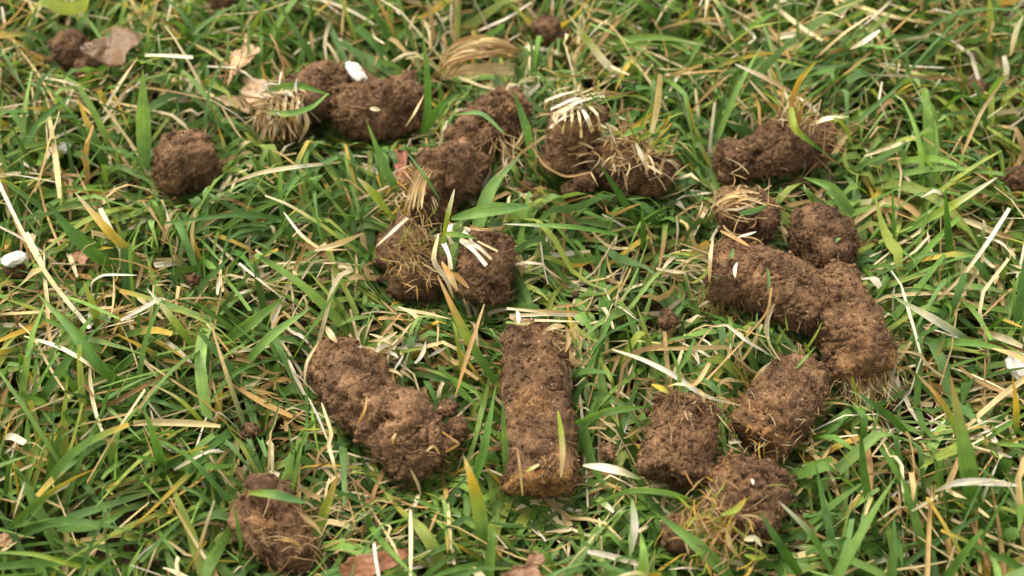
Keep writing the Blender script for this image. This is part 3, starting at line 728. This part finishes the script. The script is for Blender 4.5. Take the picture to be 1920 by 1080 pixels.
ST('straw ends poking up between the cores at the top right', [(1475,230,12),(1440,190,20),(1405,150,24)], 6, 'tsc')
ST('pale straw slanting down in the far right grass', [(1800,300,14),(1840,210,22),(1888,140,28)], 8, 'tst')
ST('white straw standing near the upper right corner', [(1895,105,16),(1905,60,26),(1918,30,32)], 10, 'sww')
ST('thin tan straw reaching from the touching cores to the crowned plug', [(930,330,22),(980,285,22),(1022,255,22)], 6, 'sts', taper='none')
ST('thin fallen stem across the foot of the crowned plug', [(990,262,18),(1022,310,16),(1060,330,14),(1110,322,16)], 5, 'ttt', taper='none')
ST('cream straw pieces crossing in the grass left of the mossy clump', [(590,470,18),(640,455,20),(680,438,20)], 11, 'css')
ST('pale curved straw under the cream one left of the mossy clump', [(532,398,20),(570,445,20),(600,465,18),(650,468,16)], 7, 'wst')

# ------------------------------------------------------------------ things growing in or lying on the cores (parts)
def part_straw(i, pts, wpx, cols, name='straw', **k):
    k.setdefault('taper', 'both'); k.setdefault('over', True)
    if name == 'leaf_fleck': wpx *= 0.7
    return strip(name, pts, wpx, cols, parent=CORE_OBJ[i]['root'], **k)
def tuft(i, name, px, py, z, n, L, W, e0, pal, spread=0.004, azc=None, azs=3.2, seed=0, mat=None, bend=(-0.4, 1.2), cup=0.3):
    n = int(n*1.5); W = (W[0]*0.8, W[1]*0.72); rng = np.random.RandomState(700+i*7+seed); c = at(px, py, z/1000)
    b = c+rng.normal(size=(n, 3))*np.array([spread, spread, spread*0.35])
    az = (rng.uniform(-math.pi, math.pi, n) if azc is None else math.radians(azc)+rng.normal(0, azs, n))
    el = np.radians(rng.uniform(e0[0], e0[1], n))
    V, t = ribbons(b, az, el, el-rng.uniform(bend[0], bend[1], n), rng.normal(0, 0.7, n), rng.uniform(L[0], L[1], n)/1000,
                   rng.uniform(W[0], W[1], n)/1000, rng.uniform(-0.8, 0.8, n), rng, 7, cup, rng.uniform(0, 0.7, n), rng.normal(0, 0.8, n))
    pl = np.array([lin(PAL[q]) for q in pal])*0.72; C = np.repeat(pl[rng.randint(0, len(pl), n)]*rng.uniform(0.7, 1.15, (n, 1)), 8*3, 0)
    V = V.reshape(-1, 3); V[:, 2] = np.maximum(V[:, 2], 0.002)
    return mesh(name, V, rfaces(n, 7), mat or M_STRAW, parent=CORE_OBJ[i]['root'], col=C, uv=ruv(n, 7, rng), kind='stuff')

# thatch-ended core
tuft(1, 'thatch_tuft', 525, 200, 23, 90, (5, 11), (0.4, 1.3), (-35, 35), 'tscbt', spread=0.0035, azc=-95, azs=0.6)
tuft(1, 'thatch_tuft', 530, 175, 27, 40, (4, 10), (0.5, 1.3), (-10, 50), 'tscw', spread=0.0035, azc=200, azs=1.2, seed=1)
part_straw(1, [(565,195,24),(576,230,22),(560,268,14)], 9, 'csc')
part_straw(1, [(515,175,26),(540,172,29),(552,184,29)], 7, 'cws')
for k, x in enumerate((505, 518, 532, 546, 556)):
    part_straw(1, [(x+4,180,28),(x,215,26),(x+6*(k-2),262,12)], 9, ['sct','tsb','cst','stb','tct'][k], seed=k)
part_straw(1, [(498,170,28),(555,160,30),(620,178,30)], 13, ['lg','g','g'], name='leaf_blade', taper='tip')
part_straw(1, [(480,205,26),(540,213,30),(585,200,31),(615,175,31)], 12, ['b','lg','g','lg'], name='leaf_blade')
# dark sideways core
part_straw(2, [(693,203,36),(701,204,36),(713,206,35)], 8, 'cc', name='husk')
part_straw(2, [(795,178,30),(775,215,30),(760,238,22)], 5, 'tcs')
# touching cores
part_straw(3, [(850,215,26),(900,212,31),(945,250,28)], 9, ['lg','bg','lg'], name='leaf_blade')
tuft(3, 'thatch_tuft', 950, 250, 20, 26, (6, 14), (0.3, 0.9), (-40, 10), 'tsb', spread=0.004, azc=-90, azs=0.6)
part_straw(3, [(948,168,24),(955,160,26),(968,158,27)], 9, 'ww')
tuft(4, 'thatch_tuft', 775, 345, 16, 60, (7, 17), (0.3, 0.9), (-25, 40), 'tscy', spread=0.0035, azc=-100, azs=0.5)
for k in range(5): part_straw(4, [(790+5*k,308+3*k,24),(772+6*k,345,20),(758+8*k,392,10)], 6, 'ts', seed=k)
part_straw(4, [(765,288,26),(800,335,28),(825,375,20)], 10, ['bg','g','bg'], name='leaf_blade')
# straw-crowned plug
for k, (a, b_, c_) in enumerate([((1035,222),(1085,190),(1135,180)), ((1032,205),(1080,185),(1128,188)), ((1036,215),(1070,200),(1095,205)),
     ((1088,198),(1100,220),(1112,248)), ((1060,200),(1058,225),(1055,250)), ((1072,200),(1072,228),(1070,255)), ((1048,205),(1040,230),(1036,246)), ((1030,240),(1058,220),(1092,210)),
     ((1100,195),(1120,215),(1125,245)), ((1082,200),(1088,230),(1090,258)), ((1020,190),(1050,178),(1095,168))]):
    part_straw(5, [(*a, 30), (*b_, 34), (*c_, 26)], [9,8,8,10,7,7,6,7,6,6,8][k], ['cww','www','wcw','wws','csc','cst','tcs','wwc','sct','csc','cwc'][k], taper='none', seed=k)
tuft(5, 'thatch_tuft', 1078, 205, 29, 60, (3, 8), (0.3, 1.0), (-30, 40), 'cwst', spread=0.0035)
tuft(5, 'green_shoots', 1040, 168, 30, 9, (5, 11), (0.6, 1.3), (10, 60), ['yg','lg','yg'], spread=0.003, mat=M_BLADE)
tuft(5, 'green_shoots', 1105, 195, 30, 9, (4, 9), (0.6, 1.3), (0, 50), ['yg','g'], spread=0.003, mat=M_BLADE, seed=3)
# tan-strawed clump
tuft(6, 'thatch_tuft', 1165, 278, 23, 80, (3, 9), (0.3, 1.3), (-15, 40), 'tsctt', spread=0.005)
tuft(6, 'thatch_tuft', 1222, 292, 22, 30, (4, 9), (0.4, 1.3), (-20, 30), 'tsc', spread=0.004, azc=-20, azs=0.9, seed=2)
tuft(6, 'green_shoots', 1205, 262, 27, 10, (6, 14), (0.8, 1.8), (20, 70), ['yg','yg','y'], spread=0.003, azc=40, azs=0.8, mat=M_BLADE, seed=4)
part_straw(6, [(1192,268,30),(1202,290,28),(1214,318,24)], 9, 'cwt', over=True)
part_straw(6, [(1168,255,30),(1190,245,33),(1212,238,32)], 10, ['lg','lg'], name='leaf_blade')
# upper right core
tuft(7, 'grass_tuft', 1492, 228, 27, 34, (4, 11), (0.5, 1.3), (20, 80), ['t','yg','o','s','c'], spread=0.003, azc=70, azs=1.1)
tuft(7, 'root_tuft', 1540, 255, 22, 60, (5, 14), (0.15, 0.5), (-40, 40), 'tbb', spread=0.005, azc=-10, azs=0.9, mat=M_ROOT)
part_straw(7, [(1478,228,28),(1485,190,34),(1500,150,42),(1530,115,46)], 12, ['s','o','y','yg'], name='leaf_blade', over=False)
part_straw(7, [(1482,200,34),(1492,242,33),(1515,262,28),(1562,298,16)], 15, ['yg','yg','g','g'], name='leaf_blade', taper='tip')
part_straw(7, [(1518,235,28),(1550,222,32),(1592,218,30)], 10, ['c','w','yg'], over=False)
part_straw(7, [(1535,228,28),(1572,225,32),(1590,250,26),(1600,278,18)], 7, ['yg','yg','g'], name='leaf_blade', over=False)
part_straw(7, [(1395,335,10),(1430,322,14),(1470,328,12)], 12, 'tco', over=False)
# straw-wrapped core end
for k, (a, b_, c_) in enumerate([((1330,390),(1370,368),(1430,375)), ((1345,378),(1390,358),(1425,362)), ((1350,395),(1400,372),(1438,385)),
     ((1348,392),(1385,392),(1430,374)), ((1360,368),(1395,365),(1420,388)), ((1338,402),(1360,378),(1400,368))]):
    part_straw(8, [(*a, 26), (*b_, 31), (*c_, 27)], [8,10,7,6,7,6][k], ['tst','sts','ttc','cww','tso','tts'][k], seed=k)
part_straw(8, [(1386,400,32),(1412,396,32),(1438,386,30)], 13, ['bg','bg'], name='leaf_blade')
part_straw(8, [(1382,445,26),(1400,440,27),(1418,434,26)], 8, 'ww')
part_straw(8, [(1350,432,26),(1382,448,28),(1405,462,30)], 8, 'tto')
tuft(8, 'thatch_tuft', 1385, 372, 30, 26, (4, 10), (0.3, 1.0), (-20, 20), 'tst', spread=0.005)
# rounded lump
part_straw(9, [(1566,455,32),(1571,448,33),(1577,446,32)], 11, ['bg','lg'], name='leaf_fleck')
# long core
part_straw(10, [(1370,485,36),(1373,474,36),(1376,466,35)], 12, ['bg','lg'], name='leaf_fleck')
part_straw(10, [(1378,520,34),(1378,503,35),(1382,492,35)], 7, 'cww')
part_straw(10, [(1440,545,34),(1442,524,34),(1439,503,33)], 9, ['g','bg'], name='leaf_fleck')
part_straw(10, [(1337,445,32),(1332,480,32),(1330,530,24)], 8, 'sct')
tuft(10, 'green_shoots', 1330, 492, 22, 16, (6, 15), (0.8, 1.8), (-5, 35), ['yg','lg','c','s'], spread=0.003, azc=180, azs=0.45, mat=M_BLADE)
tuft(10, 'root_tuft', 1345, 555, 12, 60, (3, 8), (0.12, 0.35), (-50, 20), 'tot', spread=0.004, azc=-110, azs=0.7, mat=M_ROOT)
# leaning core
tuft(11, 'root_tuft', 1612, 700, 14, 200, (3, 8), (0.1, 0.3), (-50, 25), 'tosc', spread=0.0045, azc=-85, azs=0.6, mat=M_ROOT)
tuft(11, 'root_tuft', 1650, 650, 16, 60, (2, 6), (0.12, 0.35), (-40, 30), 'tos', spread=0.004, azc=-30, azs=0.8, mat=M_ROOT, seed=2)
part_straw(11, [(1598,706,20),(1604,735,16),(1610,762,10)], 7, ['yg','yg'], name='leaf_blade', over=False)
# short stout core
tuft(12, 'green_shoots', 1478, 662, 22, 12, (5, 13), (0.8, 1.6), (10, 70), ['yg','lg','c'], spread=0.004, azc=100, azs=1.0, mat=M_BLADE)
tuft(12, 'root_tuft', 1445, 812, 22, 60, (2, 5), (0.12, 0.3), (-30, 50), 'os', spread=0.006, mat=M_ROOT, seed=2)
part_straw(12, [(1456,672,22),(1432,690,24),(1410,716,18)], 7, 'wcs', over=False)
# tufted core at lower right
tuft(13, 'grass_tuft', 1348, 992, 21, 120, (3, 8.5), (0.2, 0.85), (-35, 30), ['o','t','t','y','s','yg'], spread=0.0048, azc=-120, azs=1.4)
tuft(13, 'grass_tuft', 1342, 965, 25, 30, (3, 7), (0.3, 0.9), (0, 60), ['o','t','t','yg'], spread=0.004, azc=90, azs=1.2, seed=2)
part_straw(13, [(1352,965,32),(1380,955,34),(1398,935,35)], 12, ['yg','yg','y'], name='leaf_blade')
part_straw(13, [(1395,1012,26),(1415,1010,28),(1428,1025,24)], 14, 'cww')
part_straw(13, [(1362,990,30),(1368,1020,26),(1390,1050,18)], 9, 'tso')
part_straw(13, [(1395,1040,22),(1420,1046,22),(1435,1044,20)], 10, ['yg','yg'], name='leaf_blade')
part_straw(13, [(1409,898,35),(1411,902,35),(1412,908,35)], 7, 'ww', name='grit')
# short upright core
tuft(14, 'root_tuft', 1290, 755, 26, 40, (3, 8), (0.15, 0.5), (-10, 50), 'tbs', spread=0.006, mat=M_ROOT)
part_straw(14, [(1275,742,26),(1271,690,32),(1255,650,36)], 10, ['yg','lg','g'], name='shoot', over=False, taper='tip')
part_straw(14, [(1272,695,32),(1290,665,36),(1302,634,38)], 9, ['lg','g'], name='leaf_blade', over=False)
part_straw(14, [(1250,725,27),(1268,720,30),(1300,722,30),(1318,702,32),(1330,680,33)], 9, 'tctst', over=False, taper='none')
part_straw(14, [(1305,728,28),(1318,740,28),(1320,756,26)], 7, 'yct', over=False)
part_straw(14, [(1222,720,24),(1240,728,26),(1258,738,26)], 10, ['y','yg'], name='leaf_blade', over=False)
# longest core
for k, (a, b_) in enumerate([((950,578),(1085,582)), ((955,592),(1090,596)), ((1000,588),(1060,582)), ((968,600),(1088,606)), ((948,604),(1010,598)), ((1040,575),(1072,566))]):
    part_straw(15, [(*a, 24), ((a[0]+b_[0])/2+7*k-15, (a[1]+b_[1])/2+(3,-4,6,-2,4,1)[k], 27), (b_[0]-9*(k%3), b_[1]+(4,-6,8,-3,2,5)[k], 23)], [7,8,6,7,8,6][k], ['cst','cwc','tsb','tcs','gs','ts'][k] if k != 4 else ['lg','s'], taper='none', over=False, seed=k)
part_straw(15, [(968,582,30),(972,592,32),(972,606,32)], 10, 'www')
part_straw(15, [(1046,770,36),(1052,810,35),(1055,850,33),(1052,895,28)], 11, ['yg','yg','s','s'], name='leaf_blade')
part_straw(15, [(985,885,32),(1000,876,33),(1012,870,33)], 10, ['yg','c'], name='leaf_fleck')
part_straw(15, [(970,840,34),(975,880,31),(980,930,20)], 5, 'ts')
part_straw(15, [(1020,620,32),(1040,612,33),(1060,612,30)], 10, 'tcs')
part_straw(15, [(1062,612,30),(1066,640,28),(1060,660,28)], 10, 'oso')
tuft(15, 'root_tuft', 1062, 640, 25, 50, (2, 6), (0.12, 0.4), (-40, 30), 'tbs', spread=0.003, mat=M_ROOT)
# broken core
tuft(16, 'thatch_tuft', 712, 662, 18, 30, (4, 9), (0.6, 1.8), (-10, 40), 'cswt', spread=0.005, azc=20, azs=1.2)
part_straw(16, [(612,612,28),(622,630,28),(632,642,27)], 14, 'tct', over=False)
part_straw(16, [(745,622,26),(722,635,26),(690,640,26)], 7, 'sct', over=False)
part_straw(16, [(598,640,26),(575,680,22),(570,720,18)], 6, 'sct', over=False)
part_straw(16, [(830,810,24),(862,832,20),(835,848,18)], 6, 'oto', over=False, taper='none', sharp=True)
part_straw(16, [(688,742,36),(684,768,36),(672,792,34)], 5, 'to')
part_straw(16, [(742,812,36),(736,824,36),(738,832,34)], 5, 'sy')
part_straw(16, [(800,846,30),(812,836,30),(825,852,24)], 5, 'st')
part_straw(16, [(770,880,18),(780,900,14),(790,930,8)], 7, 'sc', over=False)
# mossy clump
tuft(17, 'root_tuft', 785, 462, 25, 110, (2, 7), (0.12, 0.55), (10, 80), ['t','t','o','s','yg'], spread=0.0042, azc=90, azs=1.6, bend=(-0.4, 0.6))
tuft(17, 'root_tuft', 785, 500, 24, 35, (2, 6), (0.2, 0.7), (-40, 20), ['t','o','s'], spread=0.0038, azc=-70, azs=0.8, seed=2)
part_straw(17, [(764,408,34),(740,430,34),(705,462,26)], 9, ['gr','w','gr'], taper='none')
part_straw(17, [(822,438,34),(814,490,34),(838,525,28),(850,560,22)], 10, 'cswo', over=True)
part_straw(17, [(830,520,28),(848,515,30),(880,540,28)], 11, 'tot')
# flat-topped core
for k, (a, b_, c_) in enumerate([((865,450),(890,472),(912,498)), ((862,448),(895,462),(922,486)), ((832,456),(842,480),(845,505)), ((868,432),(880,444),(892,470)),
     ((895,452),(915,462),(934,471)), ((880,425),(900,430),(925,430)), ((845,420),(842,445),(848,458))]):
    part_straw(18, [(*a, 34), (*b_, 35), (*c_, 33)], [11,8,10,8,5,9,10][k], ['www','cws','wwc','ww','sc','tst','wc'][k], taper='none', seed=k)
part_straw(18, [(858,545,30),(845,520,33),(828,490,34)], 12, 'tsot')
part_straw(18, [(830,455,36),(838,410,44),(852,355,50)], 9, ['yg','yg','w'], name='leaf_blade', over=False)
part_straw(18, [(830,438,36),(862,440,37),(896,448,36)], 12, ['yg','g','g'], name='leaf_blade', taper='tip', over=True)
# hollow clod
tuft(19, 'root_tuft', 572, 985, 21, 60, (3, 8), (0.12, 0.4), (-30, 30), 'tbs', spread=0.006, azc=-10, azs=0.9, mat=M_ROOT)
part_straw(19, [(525,1012,28),(545,1014,28),(565,1024,24)], 6, 'oto')
part_straw(19, [(560,960,26),(590,985,22),(605,1005,16)], 8, 'tsc')

# ------------------------------------------------------------------ loose soil bits shed on the grass
def shed():
    rng = np.random.RandomState(77); n = 900; k = rng.randint(0, len(SPH), n); a = rng.uniform(0, 2*math.pi, n)
    d = SPH[k, 3]+rng.exponential(0.006, n)
    p = np.c_[SPH[k, 0]+np.cos(a)*d, SPH[k, 1]+np.sin(a)*d, rng.uniform(0.004, 0.014, n)]
    keep = top_height(p[:, :2]) < 0; p = p[keep]
    nn = np.tile([0, 0, 1.0], (len(p), 1)); v, f = tris_crumbs(p, nn, rng, len(p), 0.0003, 0.0013)
    tag(mesh('soil_bits', v, f, M_SOIL, col=tint_for(v, 5)*0.85, smooth=False, kind='stuff'), 'tiny bits of soil shed on the grass round the cores', 'soil bits')
shed()

# ------------------------------------------------------------------ dried grass arch over the hole at the top
arch = empty('thatch_clump', np.array([*at(890,140,0)[:2], 0])); tag(arch, 'arched clump of dried tan grass over a dark hole at top centre', 'thatch')
for k in range(24):
    rng = np.random.RandomState(900+k); dy = rng.uniform(0, 50); dx = rng.uniform(-22, 22)
    strip('straw', [(825+dx+dy*0.2, 150-dy*0.35, 10), (860+dx, 118-dy*0.75, 20), (910+dx, 102-dy*0.6+rng.uniform(-6, 6), 22), (965+dx, 104-dy*0.2+rng.uniform(-14, 10), 12)],
          rng.uniform(2.5, 7), ['tsb', 'sts', 'tbt', 'tst'][k % 4], parent=arch, seed=k, taper='both')
for k in range(6):
    strip('straw', [(822, 152-4*k, 8), (880, 137-3*k, 16), (965, 140-4*k, 10)], 8-k*0.6, ['css','tsc'][k % 2], parent=arch, seed=40+k, taper='both')

# ------------------------------------------------------------------ dead leaves
def leaf(label, outline, z, col, curl=0.002, seed=0, name='dead_leaf'):
    """outline: photo points round the leaf; a ragged curled sheet of real thickness"""
    rng = np.random.RandomState(500+seed); pts = np.array(outline, dtype=float); c = pts.mean(0); n = len(pts)
    ring = []
    for i in range(n):
        a, b = pts[i], pts[(i+1) % n]
        for s in np.linspace(0, 1, 6, endpoint=False): ring.append(a+(b-a)*s+rng.normal(0, 1.2, 2))
    ring = np.array(ring); m = len(ring); K = 8; V = []
    for k in range(K+1):
        f = k/K; V += [c+(r-c)*f for r in ring]
    V = np.array(V); zz = z/1000+0.0008*np.sin(V[:, 0]*0.11+seed)+curl*((V-c)[:, 0]**2+(V-c)[:, 1]**2)/(55**2)*np.sin(np.arctan2(V[:, 1]-c[1], V[:, 0]-c[0])*2+seed)+0.0006*perlin(np.c_[V*0.08, np.zeros(len(V))+seed])
    W = np.array([at(a, b, q) for (a, b), q in zip(V, zz)])
    F = []
    for k in range(K):
        for i in range(m): F.append((k*m+i, k*m+(i+1) % m, (k+1)*m+(i+1) % m, (k+1)*m+i))
    C = np.repeat([lin(col)*np.array([0.66, 0.68, 0.62])], len(W), 0)*(0.9+0.2*rng.rand(len(W), 1)*0.5)
    o = mesh(name, W, F, M_LEAF, loc=W[0], col=C)
    sm = o.modifiers.new('thickness', 'SOLIDIFY'); sm.thickness = 0.00018
    return tag(o, label, 'dead leaf')
leaf('greyish brown curled dead leaf at the upper left', [(150,88),(178,72),(205,68),(215,46),(262,62),(258,82),(238,98),(232,122),(205,126),(180,112),(152,98)], 25, (126,92,58), 0.003, 1)
leaf('small tan dead leaf with a forked point left of the white stone at top', [(432,98),(455,88),(462,62),(472,84),(488,92),(472,112),(448,132),(432,150),(424,168),(432,125)], 22, (212,172,128), 0.002, 2)
leaf('tan lobed dead leaf tucked behind the thatch-ended core', [(455,142),(500,150),(505,172),(520,196),(500,205),(470,198),(452,172),(460,158)], 19, (204,164,128), 0.002, 3)
leaf('pointed pale leaf lobe sticking out left below the lobed one', [(392,182),(430,178),(455,186),(470,200),(466,214),(432,198)], 17, (214,178,136), 0.001, 4)
leaf('rust red dead leaf scrap beside the lower touching core', [(738,282),(752,272),(766,288),(762,305),(766,330),(752,345),(738,340),(742,318),(736,300)], 16, (150,80,44), 0.003, 5)
leaf('brown dead leaf lying along the bottom edge below the hollow clod', [(628,1092),(640,1060),(668,1040),(720,1034),(765,1026),(770,1042),(738,1062),(700,1078),(670,1092)], 24, (150,96,62), 0.003, 6)
leaf('curled brown leaf scrap at the bottom under the longest core', [(940,1082),(962,1062),(985,1060),(992,1040),(1018,1038),(1022,1052),(1008,1062),(1015,1085),(985,1090)], 22, (156,112,82), 0.004, 7)
leaf('tan leaf scrap at the far lower left edge', [(-12,1000),(12,998),(24,1012),(10,1026),(-12,1024)], 14, (190,150,108), 0.002, 8)
leaf('small pinkish tan leaf scrap in the left grass', [(132,472),(152,466),(166,482),(158,496),(138,490)], 15, (190,140,106), 0.002, 9)
leaf('flat tan leaf scrap half hidden in grass left of the broken core', [(478,566),(525,562),(548,572),(530,592),(495,590)], 13, (176,134,98), 0.002, 10)
leaf('flat brown leaf scrap under grass below the cream straws', [(588,522),(625,518),(655,540),(640,548),(605,538)], 13, (182,146,108), 0.002, 11)
leaf('pinkish leaf scrap at the far right beside the bottom blades', [(1492,1002),(1512,996),(1520,1020),(1504,1034),(1490,1022)], 8, (170,116,90), 0.002, 12)

# ------------------------------------------------------------------ white stones
def stone(label, px, py, z, rx, ry, seed, rot=0.0):
    c = at(px, py, z/1000); s = pxsize(c); rng = np.random.RandomState(seed)
    nu, nv = 40, 24; a = np.linspace(0, 2*math.pi, nu, endpoint=False); b = np.linspace(-1.5, 1.5, nv)
    D = np.array([[math.cos(q)*math.cos(p), math.cos(q)*math.sin(p), math.sin(q)] for q in b for p in a])
    f = 1+0.38*fbm(D*1.3+seed, 2)+0.16*(0.5-worley(D*2.2+seed))+0.06*fbm(D*5+seed, 2)
    f = np.minimum(f, 1.02+0.1*perlin(D*2+seed))
    V = D*f[:, None]*np.array([rx*s, ry*s*1.15, min(rx, ry)*s*0.75]); V = V[:, [0, 1, 2]]
    V = V+0.05*min(rx, ry)*s*np.round(3*perlin(D*3+seed*3)[:, None])*D
    cr, sr = math.cos(rot), math.sin(rot); V = c+np.c_[V[:, 0]*cr-V[:, 1]*sr, V[:, 0]*sr+V[:, 1]*cr, V[:, 2]]
    o = mesh('stone', V, closed_faces(nv, nu), M_STONE, loc=(c[0], c[1], 0))
    return tag(o, label, 'stone', 'chalky white stones')
stone('chalky white stone behind the two cores at the top', 668, 136, 20, 14, 30, 1, 0.55)
stone('chalky white stone at the left edge beside the long white straw', 26, 486, 17, 24, 14, 2, 0.4)
stone('large chalky white stone cut by the right edge', 1912, 688, 16, 24, 30, 3, 0.3)
stone('small white stone chip upper left of the round lump', 120, 276, 16, 12, 12, 4)
print('tris', sum(len(o.data.loops)-2*len(o.data.polygons) for o in bpy.data.objects if o.type == 'MESH'))
